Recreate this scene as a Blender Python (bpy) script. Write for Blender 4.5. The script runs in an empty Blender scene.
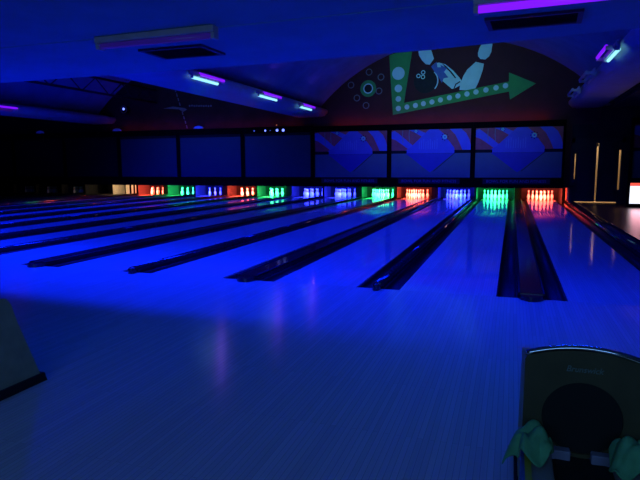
import bpy, bmesh, math, random
from mathutils import Vector, Matrix
random.seed(7)
SC = bpy.context.scene
COL = SC.collection
PI = math.pi

# ------------------------------------------------------------------ materials
def mat(name, col, rough=.6, metal=0., noise=.0, scale=8., emit=None, es=0., coat=0., spec=.5, bump=0.):
    m = bpy.data.materials.new(name); m.use_nodes = True
    nt = m.node_tree; b = nt.nodes['Principled BSDF']
    b.inputs['Roughness'].default_value = rough
    b.inputs['Metallic'].default_value = metal
    b.inputs['Specular IOR Level'].default_value = spec
    b.inputs['Coat Weight'].default_value = coat
    b.inputs['Base Color'].default_value = (*col, 1)
    if emit:
        b.inputs['Emission Color'].default_value = (*emit, 1)
        b.inputs['Emission Strength'].default_value = es
    if noise > 0 or bump > 0:
        tc = nt.nodes.new('ShaderNodeTexCoord')
        n = nt.nodes.new('ShaderNodeTexNoise'); n.inputs['Scale'].default_value = scale
        n.inputs['Detail'].default_value = 4
        nt.links.new(tc.outputs['Object'], n.inputs['Vector'])
        if noise > 0:
            r = nt.nodes.new('ShaderNodeValToRGB')
            r.color_ramp.elements[0].position = .3; r.color_ramp.elements[1].position = .7
            r.color_ramp.elements[0].color = (*[c*(1-noise) for c in col], 1)
            r.color_ramp.elements[1].color = (*[min(1, c*(1+noise)) for c in col], 1)
            nt.links.new(n.outputs['Fac'], r.inputs['Fac'])
            nt.links.new(r.outputs['Color'], b.inputs['Base Color'])
        if bump > 0:
            bp = nt.nodes.new('ShaderNodeBump'); bp.inputs['Strength'].default_value = bump
            bp.inputs['Distance'].default_value = .01
            nt.links.new(n.outputs['Fac'], bp.inputs['Height'])
            nt.links.new(bp.outputs['Normal'], b.inputs['Normal'])
    return m

def boards(name, c1, c2, width, length, rough, gap=.0012):
    """narrow maple boards running along Y: every board its own tone, hairline joints"""
    m = bpy.data.materials.new(name); m.use_nodes = True
    nt = m.node_tree; b = nt.nodes['Principled BSDF']; N = nt.nodes.new; K = nt.links.new
    g = N('ShaderNodeNewGeometry'); mp = N('ShaderNodeMapping')
    mp.inputs['Rotation'].default_value = (0, 0, PI/2)
    K(g.outputs['Position'], mp.inputs['Vector'])
    br = N('ShaderNodeTexBrick'); br.inputs['Scale'].default_value = 1
    br.inputs['Brick Width'].default_value = length; br.inputs['Row Height'].default_value = width
    br.inputs['Mortar Size'].default_value = gap; br.inputs['Mortar Smooth'].default_value = .3
    br.inputs['Color1'].default_value = (*c1, 1); br.inputs['Color2'].default_value = (*c2, 1)
    br.inputs['Mortar'].default_value = (*[c*.55 for c in c1], 1)
    K(mp.outputs['Vector'], br.inputs['Vector'])
    mp2 = N('ShaderNodeMapping'); mp2.inputs['Scale'].default_value = (60, 2.2, 1)
    K(g.outputs['Position'], mp2.inputs['Vector'])
    n = N('ShaderNodeTexNoise'); n.inputs['Scale'].default_value = 1; n.inputs['Detail'].default_value = 5
    K(mp2.outputs['Vector'], n.inputs['Vector'])
    mx = N('ShaderNodeMix'); mx.data_type = 'RGBA'; mx.blend_type = 'MULTIPLY'; mx.inputs[0].default_value = .25
    K(br.outputs['Color'], mx.inputs[6]); K(n.outputs['Color'], mx.inputs[7])
    h = N('ShaderNodeHueSaturation'); h.inputs['Saturation'].default_value = .9; h.inputs['Value'].default_value = 1.25
    K(mx.outputs[2], h.inputs['Color']); K(h.outputs['Color'], b.inputs['Base Color'])
    n2 = N('ShaderNodeTexNoise'); n2.inputs['Scale'].default_value = 1.3; n2.inputs['Detail'].default_value = 3
    K(g.outputs['Position'], n2.inputs['Vector'])
    mr = N('ShaderNodeMapRange'); mr.inputs[3].default_value = rough*.8; mr.inputs[4].default_value = rough*1.25
    K(n2.outputs['Fac'], mr.inputs[0]); K(mr.outputs[0], b.inputs['Roughness'])
    return m

M = {}
M['approach'] = boards('approach_maple', (.62,.50,.36), (.55,.44,.31), .03, 1.4, .16)
M['lane'] = boards('lane_maple', (.66,.54,.40), (.60,.48,.35), .0273, 4.0, .075)
M['gutter'] = mat('gutter_black', (.005,.005,.007), .42, noise=.3, scale=5, spec=.2)
M['cap'] = mat('capping_dark', (.014,.016,.018), .10, noise=.25, scale=6)
M['walk'] = mat('walkway_dark', (.012,.010,.012), .30, noise=.4, scale=3)
M['ceil'] = mat('ceiling_blue_paint', (.16,.34,.40), .85, noise=.10, scale=2.5)
M['vault'] = mat('vault_plaster', (.15,.32,.46), .9, noise=.12, scale=2)
M['beam'] = mat('beam_plaster', (.40,.50,.58), .85, noise=.08, scale=2)
M['darkceil'] = mat('dark_ceiling', (.012,.011,.016), .9, noise=.3)
M['black'] = mat('black_paint', (.002,.002,.0025), .85, noise=.3, scale=5, spec=.05)
M['post'] = mat('post_black_felt', (.0012,.0012,.0014), 1., noise=.3, spec=.02)
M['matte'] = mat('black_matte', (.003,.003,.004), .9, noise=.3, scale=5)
M['darkwall'] = mat('dark_wall', (.012,.011,.014), .85, noise=.3, scale=3)
M['maroon'] = mat('maroon_wall', (.065,.010,.022), .85, noise=.15, scale=2)
M['space'] = mat('dark_space_wall', (.035,.008,.014), .9, noise=.4, scale=1.5)
M['pin'] = mat('pin_white', (.86,.84,.80), .22, noise=.03, scale=20)
M['pinstripe'] = mat('pin_stripe_red', (.6,.03,.03), .3, noise=.1)
M['kick'] = mat('kickback_grey', (.06,.058,.055), .5, noise=.12, scale=6)
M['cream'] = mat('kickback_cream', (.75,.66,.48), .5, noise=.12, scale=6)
M['pit'] = mat('pit_curtain', (.006,.006,.008), .9, noise=.3)
M['screen'] = mat('mask_panel_blue', (.035,.055,.068), .6, noise=.06, scale=3)
M['panel_low'] = mat('mask_lower_panel', (.07,.14,.17), .55, noise=.06, scale=3)
M['diamond'] = mat('mask_diamond_blue', (.06,.07,.55), .55, noise=.06, scale=3)
M['diamond_low'] = mat('mask_diamond_dim', (.015,.02,.36), .55, noise=.06, scale=3)
M['swirl'] = mat('mask_swirl_blue', (.09,.10,.62), .55, noise=.06, scale=3)
M['maskred'] = mat('mask_art_red', (.42,.05,.09), .55, noise=.15, scale=5)
M['maskteal'] = mat('mask_art_teal', (.20,.75,.50), .55, noise=.1)
M['letter'] = mat('sign_letter', (.14,.14,.27), .5, noise=.05)
M['stroke'] = mat('mask_pale_stroke', (.10,.13,.62), .5, noise=.05)
M['green'] = mat('mural_green', (.05,.34,.10), .8, noise=.08, scale=3)
M['pale'] = mat('mural_pale', (.52,.80,.86), .8, noise=.05, scale=3)
M['navy'] = mat('mural_navy', (.01,.01,.02), .8, noise=.2)
M['star'] = mat('mural_blue', (.08,.14,.50), .8, noise=.1)
M['ringgrey'] = mat('mural_ring', (.20,.20,.24), .8, noise=.1)
M['fixture'] = mat('fixture_white', (.55,.55,.55), .4, noise=.05)
M['fixdark'] = mat('fixture_grey', (.55,.46,.50), .5, noise=.1)
M['tube_off'] = mat('tube_dim', (.03,.02,.10), .3, noise=.05, emit=(.06,.02,.60), es=.17)
M['tube_violet'] = mat('tube_violet', (.3,.1,.6), .3, noise=.05, emit=(.22,.005,1.), es=1.05)
M['tube_cyan'] = mat('tube_cyan', (.6,.9,.9), .3, noise=.05, emit=(.35,.95,1.), es=1.15)
M['grille'] = mat('vent_black', (.006,.006,.008), .6, noise=.2)
M['ventframe'] = mat('vent_frame', (.05,.055,.09), .6, noise=.1)
M['hood'] = mat('hood_graphite', (.068,.055,.024), .45, noise=.15, scale=12, bump=.05)
M['lip'] = mat('hood_chrome', (.55,.55,.58), .07, 1.0, noise=.1)
M['hole'] = mat('hood_mouth_black', (.002,.002,.003), .8, noise=.2)
M['emblem'] = mat('hood_emblem', (.13,.20,.19), .4, noise=.05)
M['ledge'] = mat('return_ledge_blue', (.24,.22,.24), .5, noise=.1)
M['pad'] = mat('return_pad_lilac', (.22,.20,.30), .6, noise=.1)
M['rag'] = mat('green_rag', (.10,.34,.16), .95, noise=.2, scale=20, bump=.6)
M['yellow'] = mat('yellow_edge', (.35,.34,.05), .6, noise=.1)
M['bluestrip'] = mat('blue_edge', (.05,.13,.45), .6, noise=.1)
M['side'] = mat('return_side', (.38,.36,.16), .55, noise=.12, scale=10)
M['metaldark'] = mat('truss_steel', (.02,.02,.025), .5, .6, noise=.2)
M['domeblue'] = mat('dome_pale', (.45,.50,.75), .5, noise=.05, emit=(.02,.03,.6), es=.10)
M['led'] = mat('led_blue', (.3,.3,.9), .3, noise=.02, emit=(.16,.22,1.), es=2.5)
M['leddim'] = mat('led_dim', (.1,.1,.4), .3, noise=.02, emit=(.06,.12,.6), es=.8)
M['ledred'] = mat('led_amber', (.3,.1,.05), .3, noise=.02, emit=(.8,.25,.12), es=.35)
M['glow'] = mat('lit_panel_white', (.9,.9,.9), .3, noise=.01, emit=(.85,.93,1.), es=1.3)
M['glowred'] = mat('lit_strip_red', (.9,.1,.05), .3, noise=.02, emit=(1.,.10,.06), es=1.2)
M['warm'] = mat('warm_room_wall', (.7,.55,.36), .8, noise=.05)
M['door'] = mat('door_black', (.008,.008,.010), .6, noise=.3)

# ------------------------------------------------------------------ mesh helpers
def BM(): return bmesh.new()
def setmi(faces, mi):
    for f in faces: f.material_index = mi
def box(bm, x0, x1, y0, y1, z0, z1, mi=0, bev=0.):
    vs = [bm.verts.new((x, y, z)) for z in (z0, z1) for y in (y0, y1) for x in (x0, x1)]
    fs = [bm.faces.new([vs[i] for i in q]) for q in ((0,2,3,1),(4,5,7,6),(0,1,5,4),(2,6,7,3),(0,4,6,2),(1,3,7,5))]
    setmi(fs, mi)
    if bev > 0:
        es = list({e for f in fs for e in f.edges})
        r = bmesh.ops.bevel(bm, geom=es, offset=bev, segments=2, affect='EDGES', profile=.5)
        setmi(r['faces'], mi)
    return fs
def prism(bm, pts, a0, a1, axis='Y', mi=0, smooth=False):
    """polygon extruded along an axis: pts are (x,z) for Y, (y,z) for X, (x,y) for Z"""
    def v(p, a):
        return {'Y': (p[0], a, p[1]), 'X': (a, p[0], p[1]), 'Z': (p[0], p[1], a)}[axis]
    A = [bm.verts.new(v(p, a0)) for p in pts]; B = [bm.verts.new(v(p, a1)) for p in pts]
    n = len(pts); fs = [bm.faces.new(A), bm.faces.new(B[::-1])]
    for i in range(n):
        f = bm.faces.new((A[i], B[i], B[(i+1) % n], A[(i+1) % n])); f.smooth = smooth; fs.append(f)
    setmi(fs, mi); return fs
def lathe(bm, prof, seg=16, mi=0, cx=0, cy=0, cz=0, mifun=None):
    rings = []
    for r, z in prof:
        rings.append([bm.verts.new((cx + r*math.cos(2*PI*k/seg), cy + r*math.sin(2*PI*k/seg), cz + z)) for k in range(seg)])
    for i in range(len(rings)-1):
        for k in range(seg):
            f = bm.faces.new((rings[i][k], rings[i][(k+1) % seg], rings[i+1][(k+1) % seg], rings[i+1][k]))
            f.smooth = True; f.material_index = mifun(i) if mifun else mi
    f = bm.faces.new(rings[0][::-1]); f.material_index = mi
    f = bm.faces.new(rings[-1]); f.material_index = mi
def tube(bm, p, q, r, seg=10, mi=0):
    p = Vector(p); q = Vector(q); d = (q-p); L = d.length
    R = d.to_track_quat('Z', 'Y').to_matrix()
    rings = []
    for t in (0, L):
        rings.append([bm.verts.new(p + R @ Vector((r*math.cos(2*PI*k/seg), r*math.sin(2*PI*k/seg), t))) for k in range(seg)])
    for k in range(seg):
        f = bm.faces.new((rings[0][k], rings[0][(k+1) % seg], rings[1][(k+1) % seg], rings[1][k])); f.smooth = True; f.material_index = mi
    for f in (bm.faces.new(rings[0][::-1]), bm.faces.new(rings[1])): f.material_index = mi
def circle(cx, cz, r, n=20): return [(cx + r*math.cos(2*PI*k/n), cz + r*math.sin(2*PI*k/n)) for k in range(n)]
def ringfaces(bm, cx, cz, r0, r1, y0, y1, mi=0, n=24):
    def loop(r, y): return [bm.verts.new((x, y, z)) for x, z in circle(cx, cz, r, n)]
    a, b, c, d = loop(r0, y0), loop(r1, y0), loop(r0, y1), loop(r1, y1)
    for k in range(n):
        j = (k+1) % n
        for q in ((a[k],a[j],b[j],b[k]), (b[k],b[j],d[j],d[k]), (d[k],d[j],c[j],c[k]), (c[k],c[j],a[j],a[k])):
            f = bm.faces.new(q); f.material_index = mi

def mk(name, bm, mats, parent=None, loc=(0,0,0)):
    bmesh.ops.recalc_face_normals(bm, faces=bm.faces[:])
    me = bpy.data.meshes.new(name); bm.to_mesh(me); bm.free()
    for m in (mats if isinstance(mats, (list, tuple)) else [mats]): me.materials.append(M[m])
    o = bpy.data.objects.new(name, me); COL.objects.link(o)
    if parent: o.parent = parent
    o.location = loc
    return o
def tag(o, label, cat, group=None):
    o['label'] = label; o['category'] = cat
    if group: o['group'] = group
    return o
def thing(name, loc, label, cat, group=None, rz=0):
    o = bpy.data.objects.new(name, None); o.empty_display_size = .1; COL.objects.link(o)
    o.location = loc; o.rotation_euler = (0, 0, rz)
    return tag(o, label, cat, group)
def struct(name, bm, m, label=None):
    o = mk(name, bm, m); o['kind'] = 'structure'
    if label: o['label'] = label
    return o
def text_mesh(name, s, size, width, m, parent, loc, rot=(PI/2,0,0), depth=.002, shear=0):
    c = bpy.data.curves.new(name, 'FONT'); c.body = s; c.size = size; c.extrude = depth
    c.align_x = 'CENTER'; c.align_y = 'CENTER'; c.shear = shear
    t = bpy.data.objects.new(name + '_tmp', c); COL.objects.link(t)
    bpy.context.view_layer.update()
    me = bpy.data.meshes.new_from_object(t.evaluated_get(bpy.context.evaluated_depsgraph_get()))
    bpy.data.objects.remove(t); bpy.data.curves.remove(c)
    xs = [v.co.x for v in me.vertices]; k = width/(max(xs)-min(xs))
    for v in me.vertices: v.co.x *= k
    me.materials.clear(); me.materials.append(M[m])
    o = bpy.data.objects.new(name, me); COL.objects.link(o); o.parent = parent; o.location = loc; o.rotation_euler = rot
    return o
def area(name, loc, power, col, sx, sy, aim, spread=PI):
    l = bpy.data.lights.new(name, 'AREA'); l.energy = power; l.color = col; l.shape = 'RECTANGLE'
    l.size = sx; l.size_y = sy; l.spread = spread
    o = bpy.data.objects.new(name, l); COL.objects.link(o); o.location = loc
    d = Vector(aim).normalized(); o.rotation_euler = d.to_track_quat('-Z', 'Y').to_euler()
    return o

# ------------------------------------------------------------------ layout (metres; Y=0 foul line, +Y down the lanes)
LW, WW, NW = 1.065, .7255, .5119
NL = 17
lanes = []          # centre x of each lane, from the right
divs = []           # (x0, x1, wide)
x = -LW/2
lanes.append(0.)
for i in range(NL):
    W = WW if i % 2 == 0 else NW
    divs.append((x-W, x, i % 2 == 0)); x -= W
    if i < NL-1: lanes.append(x - LW/2)
    x -= LW
XL = divs[-1][0]
LEND, PITB = 19.25, 20.1
YK = 18.2          # front of the kickback walls
YM = 16.95          # front of the masking units
YW = 17.25          # wall above them
ORD = ['first','second','third','fourth','fifth','sixth','seventh','eighth','ninth','tenth','eleventh','twelfth',
       'thirteenth','fourteenth','fifteenth','sixteenth','seventeenth']
R_, G_, B_ = (1.,.075,.045), (.02,1.,.24), (.014,.020,1.)
colr = {0:('red',R_),1:('green',G_),2:('blue',B_),3:('red',R_),4:('green',G_),5:('blue',B_),6:('blue',B_),7:('green',G_),
        8:('red',R_),9:('blue',B_),10:('green',G_),11:('red',R_)}

# ------------------------------------------------------------------ floors, walls, ceilings
bm = BM(); box(bm, -32, 7, -9, -.0005, -.15, 0); struct('floor', bm, 'approach', 'pale wood approach floor in front of the lanes')
bm = BM(); box(bm, .53+.235+.30, 7, -.02, 17.3, -.15, -.002); struct('floor_walkway', bm, 'walk', 'dark glossy walkway floor right of the lanes')
bm = BM(); box(bm, -32, .53+.235+.30, -.02, 20.6, -.40, -.20); struct('floor_subfloor', bm, 'black')
bm = BM(); box(bm, -32, XL-.02, -.02, 20.6, -.2, -.002); struct('floor_far_side', bm, 'walk')

ZC = 2.5
edge = [(-32,-.50),(-7.42,-.60),(-3.97,-.65),(-1.92,-.80),(-.22,-1.08),(7,-1.6)]
bm = BM(); prism(bm, [(-32,-9),(7,-9)] + edge[::-1], ZC, ZC+.12, 'Z'); struct('ceiling', bm, 'ceil', 'low flat ceiling over the approach')
bm = BM(); prism(bm, [(-32,-2.13),(-3.17,-2.247),(7,-2.62),(7,-2.595),(-3.17,-2.222),(-32,-2.105)], ZC-.006, ZC, 'Z'); struct('trim_1', bm, 'ceil', 'thin seam strip across the low ceiling')
bm = BM(); prism(bm, edge + [(x_, y_-.1) for x_, y_ in edge[::-1]], ZC+.12, 6.6, 'Z'); struct('wall_header', bm, 'ceil')

# barrel vaults between plaster beams (cross-sections in x,z; they run along Y)
def vault_pts(cx, hw=5.55, zs=3.92, R=7.46, n=28):
    zc = zs - math.sqrt(R*R - hw*hw)
    a = math.asin(hw/R)
    return [(cx + R*math.sin(-a + 2*a*k/n), zc + R*math.cos(-a + 2*a*k/n)) for k in range(n+1)]
def vault(name, cx):
    p = vault_pts(cx); q = [(x_, z_+.15) for x_, z_ in p[::-1]]
    bm = BM(); A = [bm.verts.new((x_, -.5, z_)) for x_, z_ in p]; B = [bm.verts.new((x_, YW, z_)) for x_, z_ in p]
    C = [bm.verts.new((x_, -.5, z_+.12)) for x_, z_ in p]; D = [bm.verts.new((x_, YW, z_+.12)) for x_, z_ in p]
    for k in range(len(p)-1):
        for f in ((A[k],A[k+1],B[k+1],B[k]), (C[k],D[k],D[k+1],C[k+1])):
            fc = bm.faces.new(f); fc.smooth = True
    for k in (0, len(p)-1): bm.faces.new((A[k],B[k],D[k],C[k]))
    return struct(name, bm, 'vault')
vault('ceiling_vault_right', -3.6); vault('ceiling_vault_left', -15.4); vault('ceiling_vault_far', -26.6)
def beam(name, cx, h, m='beam'):
    pts = [(-h,3.86),(-h-.06,3.80),(-h-.05,3.70),(-h+.08,3.58),(-h+.25,3.545),(h-.25,3.545),(h-.08,3.58),(h+.05,3.70),(h+.06,3.80),(h,3.86),(h-.25,3.88),(.16,3.98),(-.16,3.98),(-h+.25,3.88)]
    bm = BM(); prism(bm, [(cx+a, b) for a, b in pts], -.5, YW, 'Y', smooth=True); return struct(name, bm, m)
beam('trim_2', -9.6, .75); beam('trim_3', 1.42, .60); beam('trim_4', -20.6, .75)
bm = BM(); box(bm, 2.2, 7, -.5, YW+.3, 3.55, 3.7); struct('ceiling_right_side', bm, 'darkceil')

# back wall above the masking units (arched murals stand on it)
bm = BM(); prism(bm, [(-9.45,.56),(.95,.56),(.95,2.95),(1.9,2.95),(1.9,6.6),(-9.45,6.6)], YW, YW+.12, 'Y'); struct('wall_back', bm, 'maroon', 'dark maroon wall under the right vault')
bm = BM(); box(bm, -20.6, -9.45, YW, YW+.12, .56, 6.6); struct('wall_back_left', bm, 'space', 'dark wall under the left vault')
bm = BM(); box(bm, -32, -20.6, YW, YW+.12, .56, 6.6); struct('wall_back_far', bm, 'matte')
bm = BM(); box(bm, -32, 1.1, 20.15, 20.3, -.4, 1.2); struct('wall_pit', bm, 'pit')
bm = BM(); box(bm, -32, 1.1, YM+.2, 20.3, .58, .66); struct('ceiling_pit', bm, 'matte')
bm = BM()
box(bm, .951, 1.075, YW, YW+.12, 0, 2.949); box(bm, 1.075, 2.66, YW, YW+.12, 2.29, 2.949); box(bm, 1.901, 2.66, YW, YW+.12, 2.949, 3.6); box(bm, 2.66, 7, YW, YW+.12, 0, 3.6)
struct('wall_back_right', bm, 'darkwall')
bm = BM(); box(bm, 7, 7.15, -9, 20.3, -.15, 6.6); struct('wall_right', bm, 'darkwall')
bm = BM(); box(bm, -32.15, -32, -9, 20.3, -.15, 6.6); struct('wall_left', bm, 'darkwall')

# ------------------------------------------------------------------ double door at the back right (light leaks round the leaves)
dr = bpy.data.objects.new('door_1', None); COL.objects.link(dr); dr.location = (1.86, YW, 0); dr['kind'] = 'structure'
dr['label'] = 'dark double door with light leaking through its cracks'
for s in (-1, 1):
    bm = BM()
    x0, x1 = (-.735, -.028) if s < 0 else (.032, .735)
    z1 = 2.27
    box(bm, x0, x1, .03, .075, .045, z1, bev=.004)
    for a, b in ((.25, 1.0), (1.15, 2.1)): box(bm, x0+.12, x1-.12, .018, .032, a, b, bev=.004)
    lf = mk('door_leaf', bm, 'door', dr)
    bm = BM(); tube(bm, (s*.08+.003, .0, 1.0), (s*.08+.003, .0, 1.25), .012); box(bm, s*.08-.01, s*.08+.016, 0, .03, 1.0, 1.03); box(bm, s*.08-.01, s*.08+.016, 0, .03, 1.22, 1.25)
    mk('door_handle', bm, 'metaldark', lf)
bm = BM(); box(bm, -.90, -.780, -.03, .0, 0, 2.42); box(bm, .80, .92, -.03, .0, 0, 2.42); box(bm, -.90, .92, -.03, 0, 2.25, 2.42); box(bm, -.785, -.735, .0, .10, 0, .9); box(bm,-.785,-.735,0,.10,1.85,2.3); box(bm, .735, .80, 0, .10, 0, .5); box(bm, .735, .80, 0, .10, 1.98, 2.3)
box(bm, -.02, .02, .02, .10, 2.12, 2.3)
mk('door_frame', bm, 'door', dr)
bm = BM(); box(bm, .95, 2.9, YW+1.2, YW+1.25, -.1, 3.6); struct('wall_room_behind', bm, 'warm')
bm = BM(); box(bm, .95, 2.9, YW+.12, YW+1.2, -.15, 0); struct('floor_room_behind', bm, 'warm')
bm = BM(); box(bm, .9, .95, YW+.12, YW+1.25, -.1, 3.6); box(bm, 2.9, 2.95, YW+.12, YW+1.25, -.1, 3.6); box(bm, .9, 2.95, YW+.12, YW+1.25, 3.6, 3.7); struct('wall_room_sides', bm, 'warm')
area('room_light', (1.9, YW+.75, 3.3), 40, (1.,.80,.52), .8, .5, (0,.15,-1))

# ------------------------------------------------------------------ lanes
for i, cx in enumerate(lanes):
    bm = BM(); box(bm, -LW/2, LW/2, 0, LEND, -.16, 0)
    end = f'ending at the {colr[i][0]}-lit pins' if i in colr else 'ending in the dark'
    t = thing('bowling_lane', (cx, 0, 0), '', 'bowling lane', 'bowling lanes')
    if i == 0: t['label'] = 'rightmost glossy wooden bowling lane, beside the dark walkway, ending at red-lit pins'
    elif i == 12: t['label'] = 'thirteenth bowling lane from the right, ending at the lit cream side panel without pins'
    else: t['label'] = f'{ORD[i]} glossy wooden bowling lane from the right, {end}'
    mk('lane_bed', bm, 'lane', t, (0, 0, 0))

# dividers: two gutters and a raised capping
def gutter_pts(xa, xb, d=.085, lip=.012, n=10):
    c = (xa+xb)/2; r = (xb-xa)/2 - lip
    top = [(xa,-.012),(xa+lip,-.012)] + [(c - r*math.cos(PI*k/n), -.012 - d*math.sin(PI*k/n)) for k in range(1, n)] + [(xb-lip,-.012),(xb,-.012)]
    return top + [(xb,-.15),(xa,-.15)]
def divider(x0, x1, wide, label, right_edge=False):
    c = (x0+x1)/2; w = x1-x0
    t = thing('lane_divider', (c, 0, 0), label, 'lane divider', 'dividers between the lanes')
    g = .225 if wide else .21
    if not right_edge:
        bm = BM(); prism(bm, gutter_pts(-w/2+.001, -w/2+g), .0, LEND, 'Y', smooth=True); mk('gutter', bm, 'gutter', t)
        bm = BM(); prism(bm, gutter_pts(w/2-g, w/2-.001), .0, LEND, 'Y', smooth=True); mk('gutter', bm, 'gutter', t)
        a, b = -w/2+g, w/2-g
    else:
        bm = BM(); prism(bm, gutter_pts(-w/2+.001, -w/2+.235), .0, LEND-2.2, 'Y', smooth=True); mk('gutter', bm, 'gutter', t)
        a, b = -w/2+.235, w/2
    bm = BM()
    if wide and not right_edge:      # broad flat capping with side mouldings and a bowed nose
        h = .055
        prism(bm, [(a,-.15),(b,-.15),(b,h-.015),(b-.012,h),(a+.012,h),(a,h-.015)], .0, YK-.03, 'Y')
        n = 10
        prism(bm, [(b,0),(a,0)] + [(a + (b-a)*k/n, -.16*math.sin(PI*k/n)**.6) for k in range(1, n)], .001, h-.006, 'Z')
        cap = mk('capping', bm, 'cap', t)
        for xx in (a+.012, b-.012):
            bm = BM(); tube(bm, (xx, -.02, h), (xx, YK-.03, h), .014, 10); mk('moulding', bm, 'gutter', cap)
    else:                            # rounded rail
        n = 10; r = (b-a)/2; c2 = (a+b)/2; h = .05 if not right_edge else .07
        rr = min(r, .05)
        pts = [(a,-.15),(b,-.15)] + [(c2 + r*math.cos(PI*k/n), h + (.04 if not right_edge else .05)*math.sin(PI*k/n)) for k in range(n+1)]
        prism(bm, pts, -.0, YK-.03 if not right_edge else 16.9, 'Y', smooth=True)
        if not right_edge:
            prof = [(.001, -.0), (r, .001), (r, h)] + [(r*math.cos(PI/2*k/5), h + .04*math.sin(PI/2*k/5)) for k in range(1, 5)] + [(.001, h+.04)]
            lathe(bm, prof, 16, cx=c2, cy=-.0 - .08)
            prism(bm, [(a,.001),(b,.001)] + [(c2 + r*math.cos(PI*k/n), h + .04*math.sin(PI*k/n)) for k in range(n+1)], -.08, .0, 'Y', smooth=True)
        mk('capping', bm, 'cap', t)
    return t
names = [c[0] for c in (colr[i] for i in range(12))]
for i, (x0, x1, wide) in enumerate(divs):
    kind = 'broad flat-topped' if wide else 'narrow round-topped'
    if i < 11: lab = f'{kind} divider with gutters between {ORD[i]} and {ORD[i+1]} lane from the right'
    elif i < NL-1: lab = f'{kind} shaded divider between {ORD[i]} and {ORD[i+1]} lane from the right'
    else: lab = 'dark divider along the leftmost lane, farthest left of all dividers'
    divider(x0, x1, wide, lab)
divider(LW/2, LW/2+.235+.30, True, 'glossy dark gutter and rail along the right edge of the rightmost lane, beside the walkway', True)

# ------------------------------------------------------------------ pins
prof = [(.0258,0),(.0285,.010),(.0415,.055),(.0550,.089),(.0605,.114),(.0580,.146),(.0480,.180),(.0350,.212),(.0265,.238),(.0230,.256),
        (.0232,.268),(.0245,.276),(.0262,.290),(.0300,.316),(.0323,.343),(.0300,.362),(.0200,.376),(.004,.381)]
bm = BM(); lathe(bm, prof, 14, mifun=lambda i: 1 if i in (8, 11) else 0)
pin0 = mk('bowling_pin', bm, ['pin', 'pinstripe'])
spots = [(0,0)] + [(s*.1524, .2639) for s in (-1,1)] + [(s*.3048, .5279) for s in (-1,0,1)] + [(s*.1524, .7918) for s in (-3,-1,1,3)]
first = True
def rack(i, label, group):
    global first
    for dx, dy in spots:
        o = pin0 if first else pin0.copy()
        if not first: COL.objects.link(o)
        first = False
        o.location = (lanes[i]+dx, 18.29+dy, 0); tag(o, label, 'bowling pin', group)
for i in range(12):
    nm = colr[i][0]
    if i == 0: lab = 'white bowling pin lit glowing red, in the rack of the rightmost lane'
    else: lab = f'white bowling pin lit {nm}, in the rack of the {ORD[i]} lane from the right'
    rack(i, lab, f'pins of the {ORD[i]} rack from the right')
for i in range(14, 17):
    rack(i, f'pale unlit bowling pin in the dark at far left, {["right","middle","left"][i-14]} of three unlit racks', f'{["right","middle","left"][i-14]} unlit rack')

# kickback plates either side of every pin deck
for i, (x0, x1, wide) in enumerate(divs):
    c = (x0+x1)/2; th = .27 if wide else .088
    if i < 11: lab = f'kickback wall dividing {names[i]} and {names[i+1]} pin decks, {ORD[i+1]} from the right'
    elif i == 11: lab = 'upright kickback wall between the leftmost red pin deck and the cream-lit empty deck'
    elif i == 12: lab = 'cream-lit kickback wall at the left end of the lit pin decks'
    else: lab = f'dark kickback wall at far left, {ORD[i-13]} beyond the cream-lit one'
    t = thing('kickback_wall', (c, YK, 0), lab, 'partition', 'kickback walls between the pin decks')
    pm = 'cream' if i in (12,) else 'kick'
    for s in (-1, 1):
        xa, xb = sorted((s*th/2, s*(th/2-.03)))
        bm = BM(); box(bm, xa, xb, .0, .95, 0, .575, 0, bev=.003); box(bm, xa, xb, .95, PITB-YK-.05, 0, .575, 1)  # rear stretch black: shade deep in the deck put into the colour
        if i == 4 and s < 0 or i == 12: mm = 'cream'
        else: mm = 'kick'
        mk('side_plate', bm, [mm, 'matte'], t)
    bm = BM(); box(bm, -th/2, th/2, -.025, -.001, 0, .575, bev=.003); mk('front_post', bm, 'post', t)
    bm = BM(); box(bm, -th/2, th/2, .0, PITB-YK-.05, -.15, 0); mk('foot', bm, 'black', t)
t = thing('kickback_wall', (LW/2+.235+.06, YK, 0), 'kickback wall at the right end of the rightmost red pin deck, next to the double door', 'partition', 'kickback walls between the pin decks')
bm = BM(); box(bm, -.05, -.02, 0, PITB-YK-.05, -.15, .575); mk('side_plate', bm, 'kick', t)
bm = BM(); box(bm, -.05, .12, -.025, -.001, -.15, .575); box(bm, -.019, .12, 0, .5, -.15, .575); mk('front_post', bm, 'post', t)

t = thing('slatted_panel', (lanes[12], YK+.75, 0), 'cream panel with dark upright bars closing the empty deck left of the leftmost red pins', 'panel')
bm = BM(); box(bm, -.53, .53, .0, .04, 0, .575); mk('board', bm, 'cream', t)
for xx in (-.22, .02, .20):
    bm = BM(); box(bm, xx-.05, xx+.05, -.03, -.001, .0, .575); mk('upright_bar', bm, 'black', t)
# coloured pin-deck lamps behind the masking
for i in range(12):
    nm, c = colr[i]
    pw = {'red': 150, 'green': 110, 'blue': 190}[nm]
    area('pin_deck_light', (lanes[i], YM+.42, .53), pw, c, .85, .06, (0, 1, -.30), 1.7)
area('pin_deck_light', (lanes[12]+.2, YM+.42, .53), 14, (1.,.72,.42), .6, .06, (-.4, 1, -.25), 2.6)
area('pin_deck_light', (lanes[13], YM+.42, .53), .2, (.3,1.,.3), .6, .06, (0, 1, -.25), 2.6)

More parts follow.
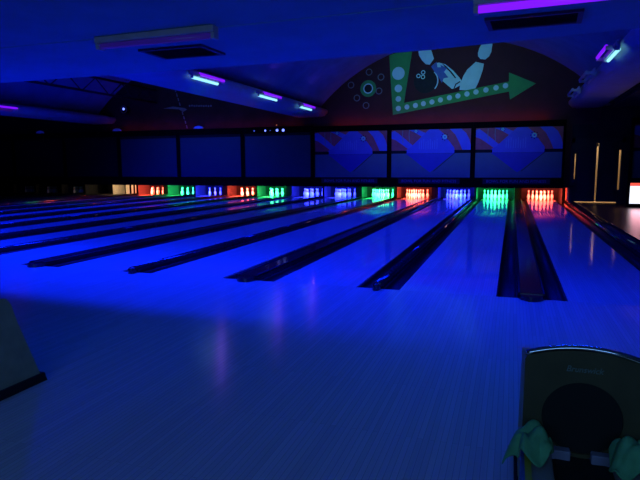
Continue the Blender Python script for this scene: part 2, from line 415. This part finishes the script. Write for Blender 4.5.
# ------------------------------------------------------------------ masking units
UW, UP, UX = 3.30, 3.367, -.97
def unit_frame(t, z_top=3.12):
    w = UW/2+.030
    bm = BM()
    box(bm, -w, w, 0, .14, 2.89, z_top); box(bm, -w, w, 0, .14, .55, .93)
    box(bm, -w, -w+.09, 0, .14, .93, 2.89); box(bm, w-.09, w, 0, .14, .93, 2.89)
    box(bm, -w+.09, w-.09, .10, .14, .93, 2.89)
    return mk('frame', bm, 'black', t)
def pg(bm, pts, y, mi): prism(bm, pts, y, y+.006, 'Y', mi)
def art_unit(t):
    unit_frame(t)
    w = UW/2 - .06
    # upper art panel 2.02..2.88, lower panel .95..1.96
    bm = BM(); zb, zt = 2.05, 2.88
    box(bm, -w, w, .05, .10, zb, zt, 0)
    def P(u, v): return (-w + u*2*w, zb + v*(zt-zb))
    L1, L2, L3 = .046, .042, .038
    # left blue band sweeping down to the right
    pg(bm, [P(0,.92),P(.04,.97),P(.10,.80),P(.22,.42),P(.33,.06),P(.33,0),P(.24,0),P(.12,.34),P(.05,.52),P(0,.58)], L1, 1)
    pg(bm, [P(.22,1),P(.34,1),P(.48,.76),P(.42,.60),P(.30,.86)], L1, 1)
    # right blue band
    pg(bm, [P(.74,1),P(.88,1),P(.94,.80),P(.98,.5),P(1,.2),P(1,0),P(.90,0),P(.86,.35),P(.81,.72)], L1, 1)
    # big diamond
    pg(bm, [P(.18,0),P(.24,.12),P(.47,.96),P(.49,1),P(.60,1),P(.66,.80),P(.80,.10),P(.80,0)], L2, 2)
    # sunburst and flower rings
    for u, v, r in ((.68,.63,.085), (.315,.93,.055)):
        cx, cz = P(u, v); ringfaces(bm, cx, cz, r*.5, r, L3-.003, L3+.004, 3)
        for k in range(8):
            a = PI/4*k; q = circle(cx + r*1.55*math.cos(a), min(zt-.03, cz + r*1.55*math.sin(a)), r*.26, 8); pg(bm, q, L3, 5)
    # thin arcs
    for u in (.14, .225):
        pg(bm, [P(u,.98),P(u+.008,.98),P(u+.006,.7),P(u+.014,.35),P(u+.006,.35),P(u-.003,.7)], L3, 6)
    # row of pale upright strokes on the diamond
    for k in range(9):
        u = .355 + k*.028; pg(bm, [P(u,.05),P(u+.010,.05),P(u+.010,.42+.06*(k % 3)),P(u,.42+.06*(k % 3))], L3, 4)
    mk('art_panel', bm, ['maskred','swirl','diamond','maskteal','stroke','navy','ringgrey'], t)
    bm = BM(); box(bm, -w, w, .05, .10, .95, 1.925, 0)
    pg(bm, [(-w+.18*2*w,1.923),(-w+.80*2*w,1.923),(-w+.72*2*w,1.72),(-w+.53*2*w,1.22),(-w+.50*2*w,1.16),(-w+.47*2*w,1.22),(-w+.27*2*w,1.72)], .044, 1)
    prism(bm, [(-w+.80*2*w,1.923),(-w+.81*2*w,1.923),(-w+.55*2*w,1.20),(-w+.54*2*w,1.20)], .04, .05, 'Y', 2)
    mk('lower_panel', bm, ['panel_low','diamond_low','navy'], t)
    bm = BM(); box(bm, -.60*w, .60*w, .045, .10, 1.932, 2.049); mk('diamond_band', bm, 'diamond', t)
    for s in (-1, 1):
        bm = BM(); box(bm, *(sorted((s*w, s*.62*w))), .035, .10, 1.928, 2.047); mk('score_bar', bm, 'matte', t)
    bm = BM(); box(bm, -1.28, 1.20, -.02, .0, .70, .90); sg = mk('sign_board', bm, 'navy', t)
    text_mesh('sign_lettering', 'BOWL FOR FUN AND FITNESS', .145, 2.2, 'letter', sg, (-.04, -.022, .80))
def plain_unit(t, m='screen'):
    unit_frame(t, 3.16)
    w = UW/2 - .06
    bm = BM(); box(bm, -w, w, .05, .10, .955, 2.77); box(bm, -w, w, .045, .052, .955, .975); box(bm, -w, w, .045, .052, 2.75, 2.77); mk('panel', bm, m, t)
    bm = BM(); box(bm, -w, w, .02, .10, 2.78, 2.89); mk('top_bar', bm, 'matte', t)
for k in range(3):
    lab = ['art masking unit with blue diamond and red swirls, above the rightmost red and green pins',
           'art masking unit with blue diamond and red swirls, middle one of three together',
           'art masking unit with blue diamond and red swirls, next to the plain panels'][k]
    art_unit(thing('masking_unit', (UX-UP*k, YM, 0), lab, 'masking unit', 'masking units with art'))
for k in range(3, 6):
    lab = ['plain blue masking panel beside the art panels, under the row of blue LEDs', 'plain blue masking panel, middle one of three plain panels',
           'plain blue masking panel at the left end of the row'][k-3]
    plain_unit(thing('masking_unit', (UX-UP*k-.004, YM, 0), lab, 'masking unit', 'plain masking units'))
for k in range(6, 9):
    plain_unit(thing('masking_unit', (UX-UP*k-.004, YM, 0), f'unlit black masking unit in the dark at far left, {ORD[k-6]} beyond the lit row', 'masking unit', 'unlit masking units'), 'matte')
t = thing('masking_unit', (2.90+UW/2+.03, YM, 0), 'masking unit cut by the right edge of the photo, beyond the double door', 'masking unit')
art_unit(t)
bm = BM(); box(bm, -1.68, -1.56, 0, .3, 0, .55); mk('support_leg', bm, 'black', t)
bm = BM(); box(bm, 1.56, 1.68, 0, .3, 0, .55); mk('support_leg', bm, 'black', t)

# lit cabinet at the right edge
t = thing('lit_cabinet', (3.05, 15.0, 0), 'glowing white low cabinet with red top edge at the right edge of the photo', 'cabinet')
bm = BM(); box(bm, -.43, .6, .02, .5, 0, .86, bev=.01); mk('body', bm, 'black', t)
bm = BM(); box(bm, -.42, .59, .0, .02, .13, .72); mk('light_panel', bm, 'glow', t)
bm = BM(); box(bm, -.42, .59, -.005, .02, .73, .82); mk('red_strip', bm, 'glowred', t)
area('cabinet_glow', (3.15, 14.93, .5), 10, (1.,.35,.45), .9, .5, (0,-1,-.3))

# objects on top of the masking
for k, (xx, lab) in enumerate(((-19.6,'small rounded blue dome lamp on the masking top above the leftmost lit panel'),
                (-15.04,'small rounded blue dome lamp on the masking top, above the middle plain panel'),
                (-24.39,'small rounded blue dome lamp on the dark masking at far left'))):
    t = thing('dome_lamp', (xx, YM+.08, 3.16), lab, 'lamp', 'dome lamps on the masking')
    bm = BM(); lathe(bm, [(.05,0),(.26,.02),(.25,.07),(.18,.12),(.05,.15)], 18); o = mk('dome', bm, 'domeblue', t); o.scale = (1, .3, 1)
    bm = BM(); box(bm, -.2, .2, -.05, .05, 0, .03); mk('foot', bm, 'black', t)
for xx, r, m, nm in ((-12.14,.032,'leddim','faint blue LED, leftmost of the row above the plain panel'),(-11.6,.04,'led','blue LED above the plain panel, second of the row from the left'),
                 (-11.36,.02,'leddim','tiny blue LED in the middle of the row above the plain panel'),(-11.03,.055,'led','bright blue LED, second from the right end of the row'),(-10.74,.06,'led','brightest blue LED at the right end of the row')):
    t = thing('led_spotlight', (xx, YM-.012, 3.0), nm, 'light', 'row of LEDs above a plain panel')
    bm = BM(); prism(bm, circle(0,0,r*1.3,14), -.02, .01, 'Y'); mk('housing', bm, 'black', t)
    bm = BM(); prism(bm, circle(0,0,r,14), -.032, -.02, 'Y'); mk('lens', bm, m, t)
t = thing('indicator_lamp', (-11.17, YM-.012+.26, 3.25), 'tiny dim amber lamp on the dark wall above the LED row', 'light')
bm = BM(); prism(bm, circle(0,0,.045,12), .0, .05, 'Y'); mk('housing', bm, 'black', t)
bm = BM(); prism(bm, circle(0,0,.03,12), -.01, 0, 'Y'); mk('lens', bm, 'ledred', t)

# ------------------------------------------------------------------ murals on the arched wall
def relief(name, pts, m, parent, y=0., d=.02):
    bm = BM(); prism(bm, pts, y-d, y-.0008, 'Y'); return mk(name, bm, m, parent)
mu = thing('bowling_mural', (0, YW, 0), 'painted bowling mural with green arrow, ball and two pins under the arch', 'mural')
# black-maroon field filling the arch
relief('green_arrow', [(-6.12,5.93),(-5.16,6.18),(-5.483,3.994),(-1.401,4.649),(-1.413,4.988),(-.417,4.524),(-1.338,3.965),(-1.386,4.27),(-5.936,3.524)], 'green', mu)
dots = [(-5.728,5.189,.26),(-5.72,4.588,.155),(-5.714,4.165,.115),(-5.709,3.781,.108)] + [(a,b,.102) for a,b in
        ((-5.356,3.828),(-5.007,3.876),(-4.682,3.935),(-4.34,3.989),(-4.002,4.055),(-3.648,4.128),(-3.316,4.183),(-2.969,4.245),(-2.625,4.307),(-2.248,4.367),(-1.874,4.43),(-1.524,4.493))]
for a, b, r in dots: relief('arrow_dot', circle(a, b, r, 20), 'pale', mu, -.02, .012)
bl = relief('painted_ball', circle(-4.62, 4.82, .47, 32), 'navy', mu, 0, .012)
for a, b in ((-4.906,5.045),(-4.718,5.173),(-4.723,4.996)):
    bm = BM(); ringfaces(bm, a, b, .055, .085, -.02, -.012); mk('finger_hole', bm, 'pale', bl)
bm = BM(); pts = [(-4.62+.52*math.cos(a), 4.82+.50*math.sin(a)) for a in [(-.7+1.5*k/10) for k in range(11)]]
pts += [(-4.62+.47*math.cos(a), 4.82+.47*math.sin(a)) for a in [(-.7+1.5*k/10) for k in range(10,-1,-1)]]
prism(bm, pts, -.018, 0, 'Y'); mk('highlight', bm, 'pale', bl)
pl = relief('painted_pin', [(-4.266,5.501),(-4.093,5.521),(-3.845,5.445),(-3.533,5.185),(-3.282,4.899),(-3.188,4.762),(-3.243,4.595),(-3.483,4.467),(-3.575,4.477),(-3.953,4.813),(-4.144,5.037),(-4.369,5.416)], 'pale', mu, 0, .012)
relief('pin_head', [(-4.95,6.1),(-4.85,6.2),(-4.55,6.22),(-4.40,6.0),(-4.301,5.685),(-4.464,5.464),(-4.621,5.492),(-4.781,5.655),(-4.90,5.85)], 'pale', pl, 0, .012)
relief('pin_shade', [(-3.98,5.49),(-3.80,5.36),(-3.58,5.13),(-3.40,4.88),(-3.45,4.88),(-3.66,5.14),(-3.86,5.33)], 'navy', pl, -.012, .006)
relief('pin_base_line', [(-3.50,4.47),(-3.46,4.47),(-3.40,4.62),(-3.24,4.72),(-3.25,4.76),(-3.43,4.66)], 'navy', pl, -.012, .006)
relief('starburst', [(-4.186,5.557),(-4.151,5.342),(-4.014,5.334),(-4.029,5.426),(-3.78,5.29),(-3.887,5.144),(-3.709,4.922),(-3.893,4.901),(-3.963,4.722),(-4.144,5.037),(-4.303,5.229),(-4.4,5.387)], 'star', mu, -.012, .01)
p2 = relief('painted_pin', [(-2.669,5.464),(-2.52,5.42),(-2.359,5.373),(-2.393,5.15),(-2.473,4.886),(-2.55,4.66),(-2.667,4.417),(-2.966,4.388),(-3.269,4.414),(-3.25,4.56),(-3.216,4.715),(-3.132,4.952),(-2.989,5.184)], 'pale', mu, 0, .012)
relief('pin_head', [(-2.40,6.25),(-2.1,6.25),(-2.06,6.1),(-2.081,5.956),(-2.093,5.81),(-2.175,5.639),(-2.317,5.531),(-2.495,5.559),(-2.587,5.666),(-2.602,5.785),(-2.55,5.98)], 'pale', p2, 0, .012)
ro = thing('rosette', (-7.0, YW-.001, 4.645), 'green ringed rosette with six small rings round it, painted on the left of the mural', 'painted ornament')
bm = BM(); ringfaces(bm, 0, 0, .20, .34, -.012, 0); mk('green_ring', bm, 'green', ro)
bm = BM(); ringfaces(bm, 0, 0, .165, .21, -.018, 0); mk('pale_ring', bm, 'pale', ro)
relief('dark_centre', circle(0,0,.17,20), 'navy', ro, 0, .01)
for a, b in ((.03,.67),(.54,.44),(-.75,.18),(.46,-.12),(-.49,-.365),(-.09,-.69)):
    bm = BM(); ringfaces(bm, a, b, .105, .14, -.012, 0); mk('small_ring', bm, 'ringgrey', ro)

sm = thing('space_mural', (0, YW, 0), 'dim mural under the left arch with pale pointed streak and dotted lines', 'mural')
relief('pale_streak', [(-17.05,4.19),(-16.5,4.26),(-15.9,4.17),(-15.75,4.1),(-15.95,4.0),(-16.2,4.12),(-16.6,4.15)], 'ringgrey', sm, 0, .012)
bm = BM()
for k in range(9):
    a = k/8; xx = -16.35+.55*a; zz = 5.0-1.7*a
    if k in (4,): continue
    prism(bm, [(xx-.03,zz+.09),(xx+.03,zz+.05),(xx+.05,zz-.08),(xx,zz-.07)], -.012, 0, 'Y')
mk('dotted_line', bm, 'ringgrey', sm)
bm = BM()
for k in range(10):
    xx = -15.6+k*.125; prism(bm, circle(xx, 4.26-.006*k+.012*(k % 2), .045, 8), -.012, 0, 'Y')
mk('dotted_trail', bm, 'ringgrey', sm)
t = thing('wall_spotlight', (-19.06, YW, 4.19), 'small round spotlight with glowing lens on the dark wall under the left arch', 'light')
bm = BM(); lathe(bm, [(.10,0),(.17,.05),(.2,.2),(.19,.32)], 18)
o = mk('housing', bm, 'black', t); o.rotation_euler = (PI/2,0,0)
bm = BM(); ringfaces(bm, 0, 0, .15, .185, -.34, -.32); mk('rim', bm, 'ringgrey', t)
bm = BM(); prism(bm, circle(0,0.02,.055,12), -.345, -.32, 'Y'); mk('lens', bm, 'led', t)

for e_, base in ((mu, (-3.27, YW, 3.52)), (sm, (-15.9, YW, 3.3))):
    for ch in list(COL.objects):
        if ch.parent == e_: ch.location = Vector(ch.location) - (Vector(base) - Vector((0, YW, 0)))
    e_.location = base
# roof truss under the left vault
t = thing('roof_truss', (-17.4, 4.0, 4.42), 'dark steel lattice truss under the left vault', 'truss')
bm = BM(); tube(bm, (0,0,0), (0,13.2,.05), .05, 8); mk('lower_chord', bm, 'metaldark', t)
bm = BM(); tube(bm, (0,0,.62), (0,13.2,.64), .05, 8); mk('upper_chord', bm, 'metaldark', t)
for k in range(16):
    y0 = k*.825; bm = BM(); tube(bm, (0,y0,0 if k % 2 == 0 else .62), (0,y0+.825,.62 if k % 2 == 0 else 0), .025, 6); mk('web_bar', bm, 'metaldark', t)

# ------------------------------------------------------------------ fluorescent fixtures on the beams
def beam_fixture(x, y0, y1, side, lit, label):
    """side +1: vault lies to the right of the beam edge"""
    L = y1-y0
    t = thing('tube_light', (x, y0, 3.70), label, 'light fixture', 'tube lights on the vault beams')
    bm = BM(); box(bm, -.05, -.01, -.12, L+.4, -.04, .06, bev=.008) if side > 0 else box(bm, .01, .05, -.12, L+.4, -.04, .06, bev=.008); mk('channel', bm, 'fixture', t)
    for (dx, dz, m) in ((side*(.03 if side > 0 else .11), .03, 'tube_violet'), (-side*(.02 if side > 0 else .07), -.09, 'tube_cyan')):
        bm = BM(); o2 = .28 if m == 'tube_violet' else 0.; tube(bm, (dx,.02+o2,dz), (dx,L-.02+o2,dz), .034, 10)
        mk('tube', bm, m if lit == 2 or (lit == 1 and m == 'tube_violet') else 'fixture', t)
        for yy in (0, L):
            bm = BM(); box(bm, min(0,dx)-.015, max(0,dx)+.015, yy+o2-.025, yy+o2+.02, min(dz,-.02)-.02, max(dz,.02)); mk('socket', bm, 'fixture', t)
    if lit == 2:
        area('violet_light', (x+side*.2, y0+L/2, 3.72), 3, (.25,.06,1.), .06, L, (side, 0, .1))
        area('cyan_light', (x-side*.1, y0+L/2, 3.5), 1.0, (.25,.7,1.), .06, L, (side*.2, .3, -1))
for (y0, y1), w in zip(((6.15,7.45),(10.0,11.45),(13.6,14.9)), ('nearest','middle','farthest')):
    beam_fixture(-8.68, y0, y1, 1, 2, f'fixture with violet and white tubes on the left beam, {w} of three')
beam_fixture(.62, 6.0, 7.3, -1, 2, 'fixture with lit violet and white tubes on the right beam')
beam_fixture(.62, 9.2, 10.7, -1, 0, 'unlit white tube fixture on the right beam, just beyond the lit one')
beam_fixture(.62, 12.6, 14.1, -1, 0, 'unlit white tube fixture at the far end of the right beam')
beam_fixture(-19.68, 9.7, 10.95, 1, 1, 'fixture with lit violet tube at the left edge of the photo')
beam_fixture(-19.68, 12.9, 14.1, 1, 0, 'unlit tube fixture in the dark, beyond the violet one at left')

# ceiling strip lamps and vents over the approach
def strip_lamp(x0, x1, y, rz, tm, label):
    L = x1-x0
    t = thing('strip_light', (x0, y, ZC), label, 'light fixture', 'strip lights on the low ceiling', rz)
    bm = BM(); box(bm, 0, L, -.045, .045, -.05, 0, bev=.006); mk('housing', bm, 'fixdark', t)
    bm = BM(); tube(bm, (.03,.01,-.07), (L-.03,.01,-.07), .024, 12); mk('tube', bm, tm, t)
    for xx in (0, L-.03):
        bm = BM(); box(bm, xx, xx+.03, -.03, .045, -.10, -.05, bev=.004); mk('end_cap', bm, 'fixdark', t)
    return t
strip_lamp(-4.50, -3.35, -2.25, -.04, 'tube_off', 'dim grey strip light on the ceiling at upper left')
strip_lamp(-1.42, -.22, -2.35, -.065, 'tube_violet', 'bright violet strip light on the ceiling at top right')
area('strip_glow', (-.82, -2.38, ZC-.16), 20., (.0,.07,1.), 1.1, .06, (0,0,-1))
area('strip_glow', (-4.12, -2.22, ZC-.16), 11., (.0,.07,1.), 1.1, .06, (0,0,-1))
def vent(x0, x1, y0, y1, label, rz=0):
    t = thing('ceiling_vent', ((x0+x1)/2, (y0+y1)/2, ZC), label, 'vent', 'air vents in the low ceiling', rz)
    a, b = (x1-x0)/2, (y1-y0)/2; f = .035
    bm = BM(); box(bm,-a,a,-b,-b+f,-.02,0); box(bm,-a,a,b-f,b,-.02,0); box(bm,-a,-a+f,-b+f,b-f,-.02,0); box(bm,a-f,a,-b+f,b-f,-.02,0); mk('frame', bm, 'ventframe', t)
    bm = BM(); box(bm, -a+f, a-f, -b+f, b-f, -.004, 0)
    n = 7
    for k in range(n):
        yy = -b+f+(k+.5)*(2*b-2*f)/n; prism(bm, [(yy-.012,-.016),(yy-.008,-.016),(yy+.014,-.004),(yy+.010,-.004)], -a+f, a-f, 'X')
    mk('grille', bm, 'grille', t)
vent(-4.46, -3.79, -1.76, -1.32, 'black ceiling vent beside the dim strip light at upper left')
vent(-1.37, -.70, -1.84, -1.48, 'black ceiling vent behind the violet strip light at top right', -.05)

# ------------------------------------------------------------------ ball returns
def ball_return(cx, label, emblem, rags):
    t = thing('ball_return', (cx, -4.25, 0), label, 'ball return', 'ball returns on the approach')
    w, H = .192, .760
    # front plate outline with bowed top, and a round mouth cut in it
    n = 40; hc = (.0, .545); hr = .130
    outer = []
    def top(x_): return H + .036*(1-(x_/w)**2)
    N = 48
    out = [(-w,.16),(w,.16),(w,H-.02),(w-.006,H-.004)] + [(w-.02-(2*w-.04)*k/16, top(w-.02-(2*w-.04)*k/16)-.001) for k in range(17)] + [(-w+.006,H-.004),(-w,H-.02)]
    bm = BM(); y0, y1 = -.012, .0
    def ray(a):      # boundary hit from the mouth centre
        best = None; d = (math.cos(a), math.sin(a))
        for k in range(len(out)):
            p, q = out[k], out[(k+1) % len(out)]
            ex, ez = q[0]-p[0], q[1]-p[1]; den = d[0]*ez - d[1]*ex
            if abs(den) < 1e-9: continue
            s = ((p[0]-hc[0])*ez - (p[1]-hc[1])*ex)/den; u = ((p[0]-hc[0])*d[1] - (p[1]-hc[1])*d[0])/den
            if s > 0 and -1e-6 <= u <= 1+1e-6 and (best is None or s < best): best = s
        return (hc[0]+best*d[0], hc[1]+best*d[1])
    angs = sorted([2*PI*k/N for k in range(N)] + [math.atan2(q[1]-hc[1], q[0]-hc[0]) % (2*PI) for q in out])
    ol = [ray(a) for a in angs]; il = [(hc[0]+hr*math.cos(a), hc[1]+hr*math.sin(a)) for a in angs]
    V = [[bm.verts.new((p[0], y, p[1])) for p in l] for l in (ol, il) for y in (y0, y1)]   # o0,o1,i0,i1
    K = len(angs)
    for k in range(K):
        j = (k+1) % K
        for f in ((V[0][k],V[0][j],V[2][j],V[2][k]), (V[1][k],V[3][k],V[3][j],V[1][j]), (V[0][k],V[1][k],V[1][j],V[0][j]), (V[2][k],V[2][j],V[3][j],V[3][k])):
            try: bm.faces.new(f)
            except ValueError: pass
    hood = mk('hood_front', bm, 'hood', t)
    # chrome lip over the bowed top
    bm = BM()
    rings = []
    for k in range(33):
        xx = w-.006-(2*w-.012)*k/32; sl = -2*.036*xx/w**2; nx, nz = -sl/math.hypot(1, sl), 1/math.hypot(1, sl)
        rings.append([bm.verts.new((xx + nx*.011*math.sin(a), -.004 + .013*math.cos(a), top(xx) + nz*.011*math.sin(a))) for a in [2*PI*q/12 for q in range(12)]])
    for k in range(32):
        for q in range(12):
            f_ = bm.faces.new((rings[k][q], rings[k][(q+1) % 12], rings[k+1][(q+1) % 12], rings[k+1][q])); f_.smooth = True
    bm.faces.new(rings[0]); bm.faces.new(rings[-1][::-1])
    mk('chrome_lip', bm, 'lip', t)
    # hood body sloping away to the lanes, with a dark mouth tunnel
    bm = BM()
    prism(bm, [(.001,.10),(.001,H-.006),(.44,.635),(.53,.615),(.558,.578),(.605,.43),(.75,.05),(.75,.04),(.42,.04),(.42,.10)], -w+.004, w-.004, 'X')
    body = mk('hood_body', bm, 'side', t)
    bm = BM(); prism(bm, [(-.02,.0),(-.02,.06),(.77,.06),(.79,.0)], -w-.01, w+.01, 'X'); mk('plinth', bm, 'matte', t)
    bm = BM(); prism(bm, [(hc[0]+(hr+.004)*math.cos(2*PI*k/28), hc[1]+(hr+.004)*math.sin(2*PI*k/28)) for k in range(28)], -.004, .0005, 'Y'); mk('ball_mouth', bm, 'hole', t)
    if emblem: text_mesh('emblem_lettering', 'Brunswick', .030, .117, 'emblem', hood, (.0, -.0135, .722), shear=.25, depth=.001)
    # bed: dark channel between two ledges, running towards the bowler
    bm = BM(); box(bm, -.095, .095, -1.05, -.012, .16, .40); prism(bm, [(-.095,.40),(.095,.40),(.08,.405),(.0,.402),(-.08,.405)], -1.05, -.014, 'Y'); mk('ball_track', bm, 'hole', t)
    for s in (-1, 1):
        a, b = (-.185, -.095) if s < 0 else (.095, .185)
        bm = BM(); box(bm, a, b, -1.05, -.013, .16, .432, bev=.01); lg = mk('side_ledge', bm, 'ledge', t)
        a2, b2 = (-.095, -.033) if s < 0 else (.033, .095)
        bm = BM(); box(bm, a2, b2, -.05, -.013, .40, .436, bev=.004); mk('cushion_pad', bm, 'pad', t)
        bm = BM(); xx = -.175 if s < 0 else .175; box(bm, xx-.010, xx+.010, -1.04, -.05, .4325, .439); mk('edge_strip', bm, 'yellow', lg)
        bm = BM(); xx = s*.190; box(bm, xx-.005, xx+.005, -1.04, -.02, .25, .43); mk('outer_strip', bm, 'bluestrip', lg)
    bm = BM(); box(bm, -.15, .15, -.95, -.1, 0, .16); mk('pedestal', bm, 'matte', t)
    return t
ball_return(-.88, 'ball return with dark round mouth and grey hood, at lower right, on the approach', True, True)
ball_return(-4.26, 'ball return hood seen from its sloping side, cut by the left edge of the photo', False, False)

# green rags over the ends of the ledges of the right-hand ball return
def rag(name, loc, pts, label, tail):
    """crumpled cloth: a draped, folded sheet with thickness"""
    t = thing(name, loc, label, 'cloth', 'rags on the ball return')
    n = 22; bm = BM(); g = []
    rnd = random.Random(int(abs(loc[0])*1000))
    ph = [rnd.uniform(0, 6) for _ in range(6)]
    for i in range(n):
        row = []
        for j in range(n):
            u, v = i/(n-1)*2-1, j/(n-1)*2-1
            r = math.hypot(u, v); k = 1/(max(abs(u), abs(v))/r) if r > 0 else 1
            ang = math.atan2(v, u); rr = max(abs(u), abs(v))
            wob = 1 + .16*math.sin(3*ang+ph[0]) + .10*math.sin(5*ang+ph[1])
            xx = pts[0]*rr*wob*math.cos(ang); yy = pts[1]*rr*wob*math.sin(ang)
            zz = pts[2]*(1-rr**2.2) + .018*math.sin(4*u+3*v+ph[2])*(.4+rr) + .012*math.sin(7*v-5*u+ph[3])*(1-rr*.5)
            out = abs(xx) - .0
            if tail*xx > .045: zz -= (tail*xx-.045)*2.2      # hangs down over the ledge's outer edge
            row.append(bm.verts.new((xx, yy, zz+.014)))
        g.append(row)
    for i in range(n-1):
        for j in range(n-1):
            f = bm.faces.new((g[i][j], g[i+1][j], g[i+1][j+1], g[i][j+1])); f.smooth = True
    o = mk('cloth', bm, 'rag', t)
    s = o.modifiers.new('thick', 'SOLIDIFY'); s.thickness = .006; s.offset = 1
    s = o.modifiers.new('soft', 'SUBSURF'); s.levels = 1; s.render_levels = 1
    return t
rag('green_rag', (-1.045, -4.36, .445), (.075, .085, .075), 'crumpled green rag on the left ledge of the lower right ball return', -1)
rag('green_rag', (-.735, -4.37, .445), (.075, .085, .075), 'crumpled green rag on the right ledge of the lower right ball return', 1)

# ------------------------------------------------------------------ light
w = bpy.data.worlds.new('World'); SC.world = w; w.use_nodes = True
w.node_tree.nodes['Background'].inputs[0].default_value = (.10,.12,1.,1)
w.node_tree.nodes['Background'].inputs[1].default_value = .004
BL = (.0005,.010,1.)
# blacklights hung behind the header, shining down and along the lanes
for xx, pw in ((-.9, 100), (-4.26, 180), (-7.6, 290), (-11.0, 330), (-14.4, 330), (-17.7, 330)):
    area('blacklight', (xx, -.30, 3.3), pw, BL, 2.6, .15, (0, .35, -1), 2.3)
# rows farther along the vaults
for xx in (-4.1, -14.9):
    for yy in (4.5, 9.0, 13.0):
        area('vault_blacklight', (xx, yy, 5.6), 190 if xx > -5 else 250, BL, 4.0, .2, (0, .25, -1), 1.9)
# red strip hidden on top of the masking, washing the wall
area('red_strip_light', (-4.2, YM+.10, 3.13), 6, (1.,.10,.02), 8.6, .06, (0, .30, 1))
area('red_strip_light', (-15.0, YM+.10, 3.17), 4, (1.,.10,.02), 10., .06, (0, .30, 1))

# added fill lights without fixtures, brightening the far wall and the masking
for xx in (-3.6, -14.5):
    area('wall_fill', (xx, 1.0, 5.2), 18 if xx > -5 else 4, (.32,1.,.75), 6.0, .15, (0, 1, -.035), .5)
area('mask_fill', (-4.3, 9.0, 4.6), 3.6, (.25,.05,1.), 9.0, .15, (0, 1, -.33), .5)
area('mask_fill', (-14.5, 9.0, 4.6), 1.6, (.08,.08,1.), 9.0, .15, (0, 1, -.33), .5)
# added fill from behind the camera, lifting the hood and the approach
area('front_fill', (-1.5, -8.6, 2.2), 36, (.18,.47,1.), 4., .5, (0, 1, -.2))

# ------------------------------------------------------------------ camera
cam = bpy.data.cameras.new('camera'); co = bpy.data.objects.new('camera', cam); COL.objects.link(co)
yaw, pitch, roll, f = .328427, -.130396, -.004284, 561.734
fw = Vector((-math.sin(yaw)*math.cos(pitch), math.cos(yaw)*math.cos(pitch), math.sin(pitch)))
r = Vector((math.cos(yaw), math.sin(yaw), 0)); u = r.cross(fw)
r2 = r*math.cos(roll) + u*math.sin(roll); u2 = u*math.cos(roll) - r*math.sin(roll)
co.matrix_world = Matrix(((r2.x,u2.x,-fw.x,-1.1399),(r2.y,u2.y,-fw.y,-6.3088),(r2.z,u2.z,-fw.z,1.4196),(0,0,0,1)))
cam.sensor_width = 36; cam.sensor_fit = 'HORIZONTAL'; cam.lens = f/640*36; cam.clip_start = .05
SC.camera = co
SC.view_settings.view_transform = 'Standard'; SC.view_settings.look = 'None'
SC.view_settings.exposure = 0; SC.view_settings.gamma = 1; SC.view_settings.use_curve_mapping = False
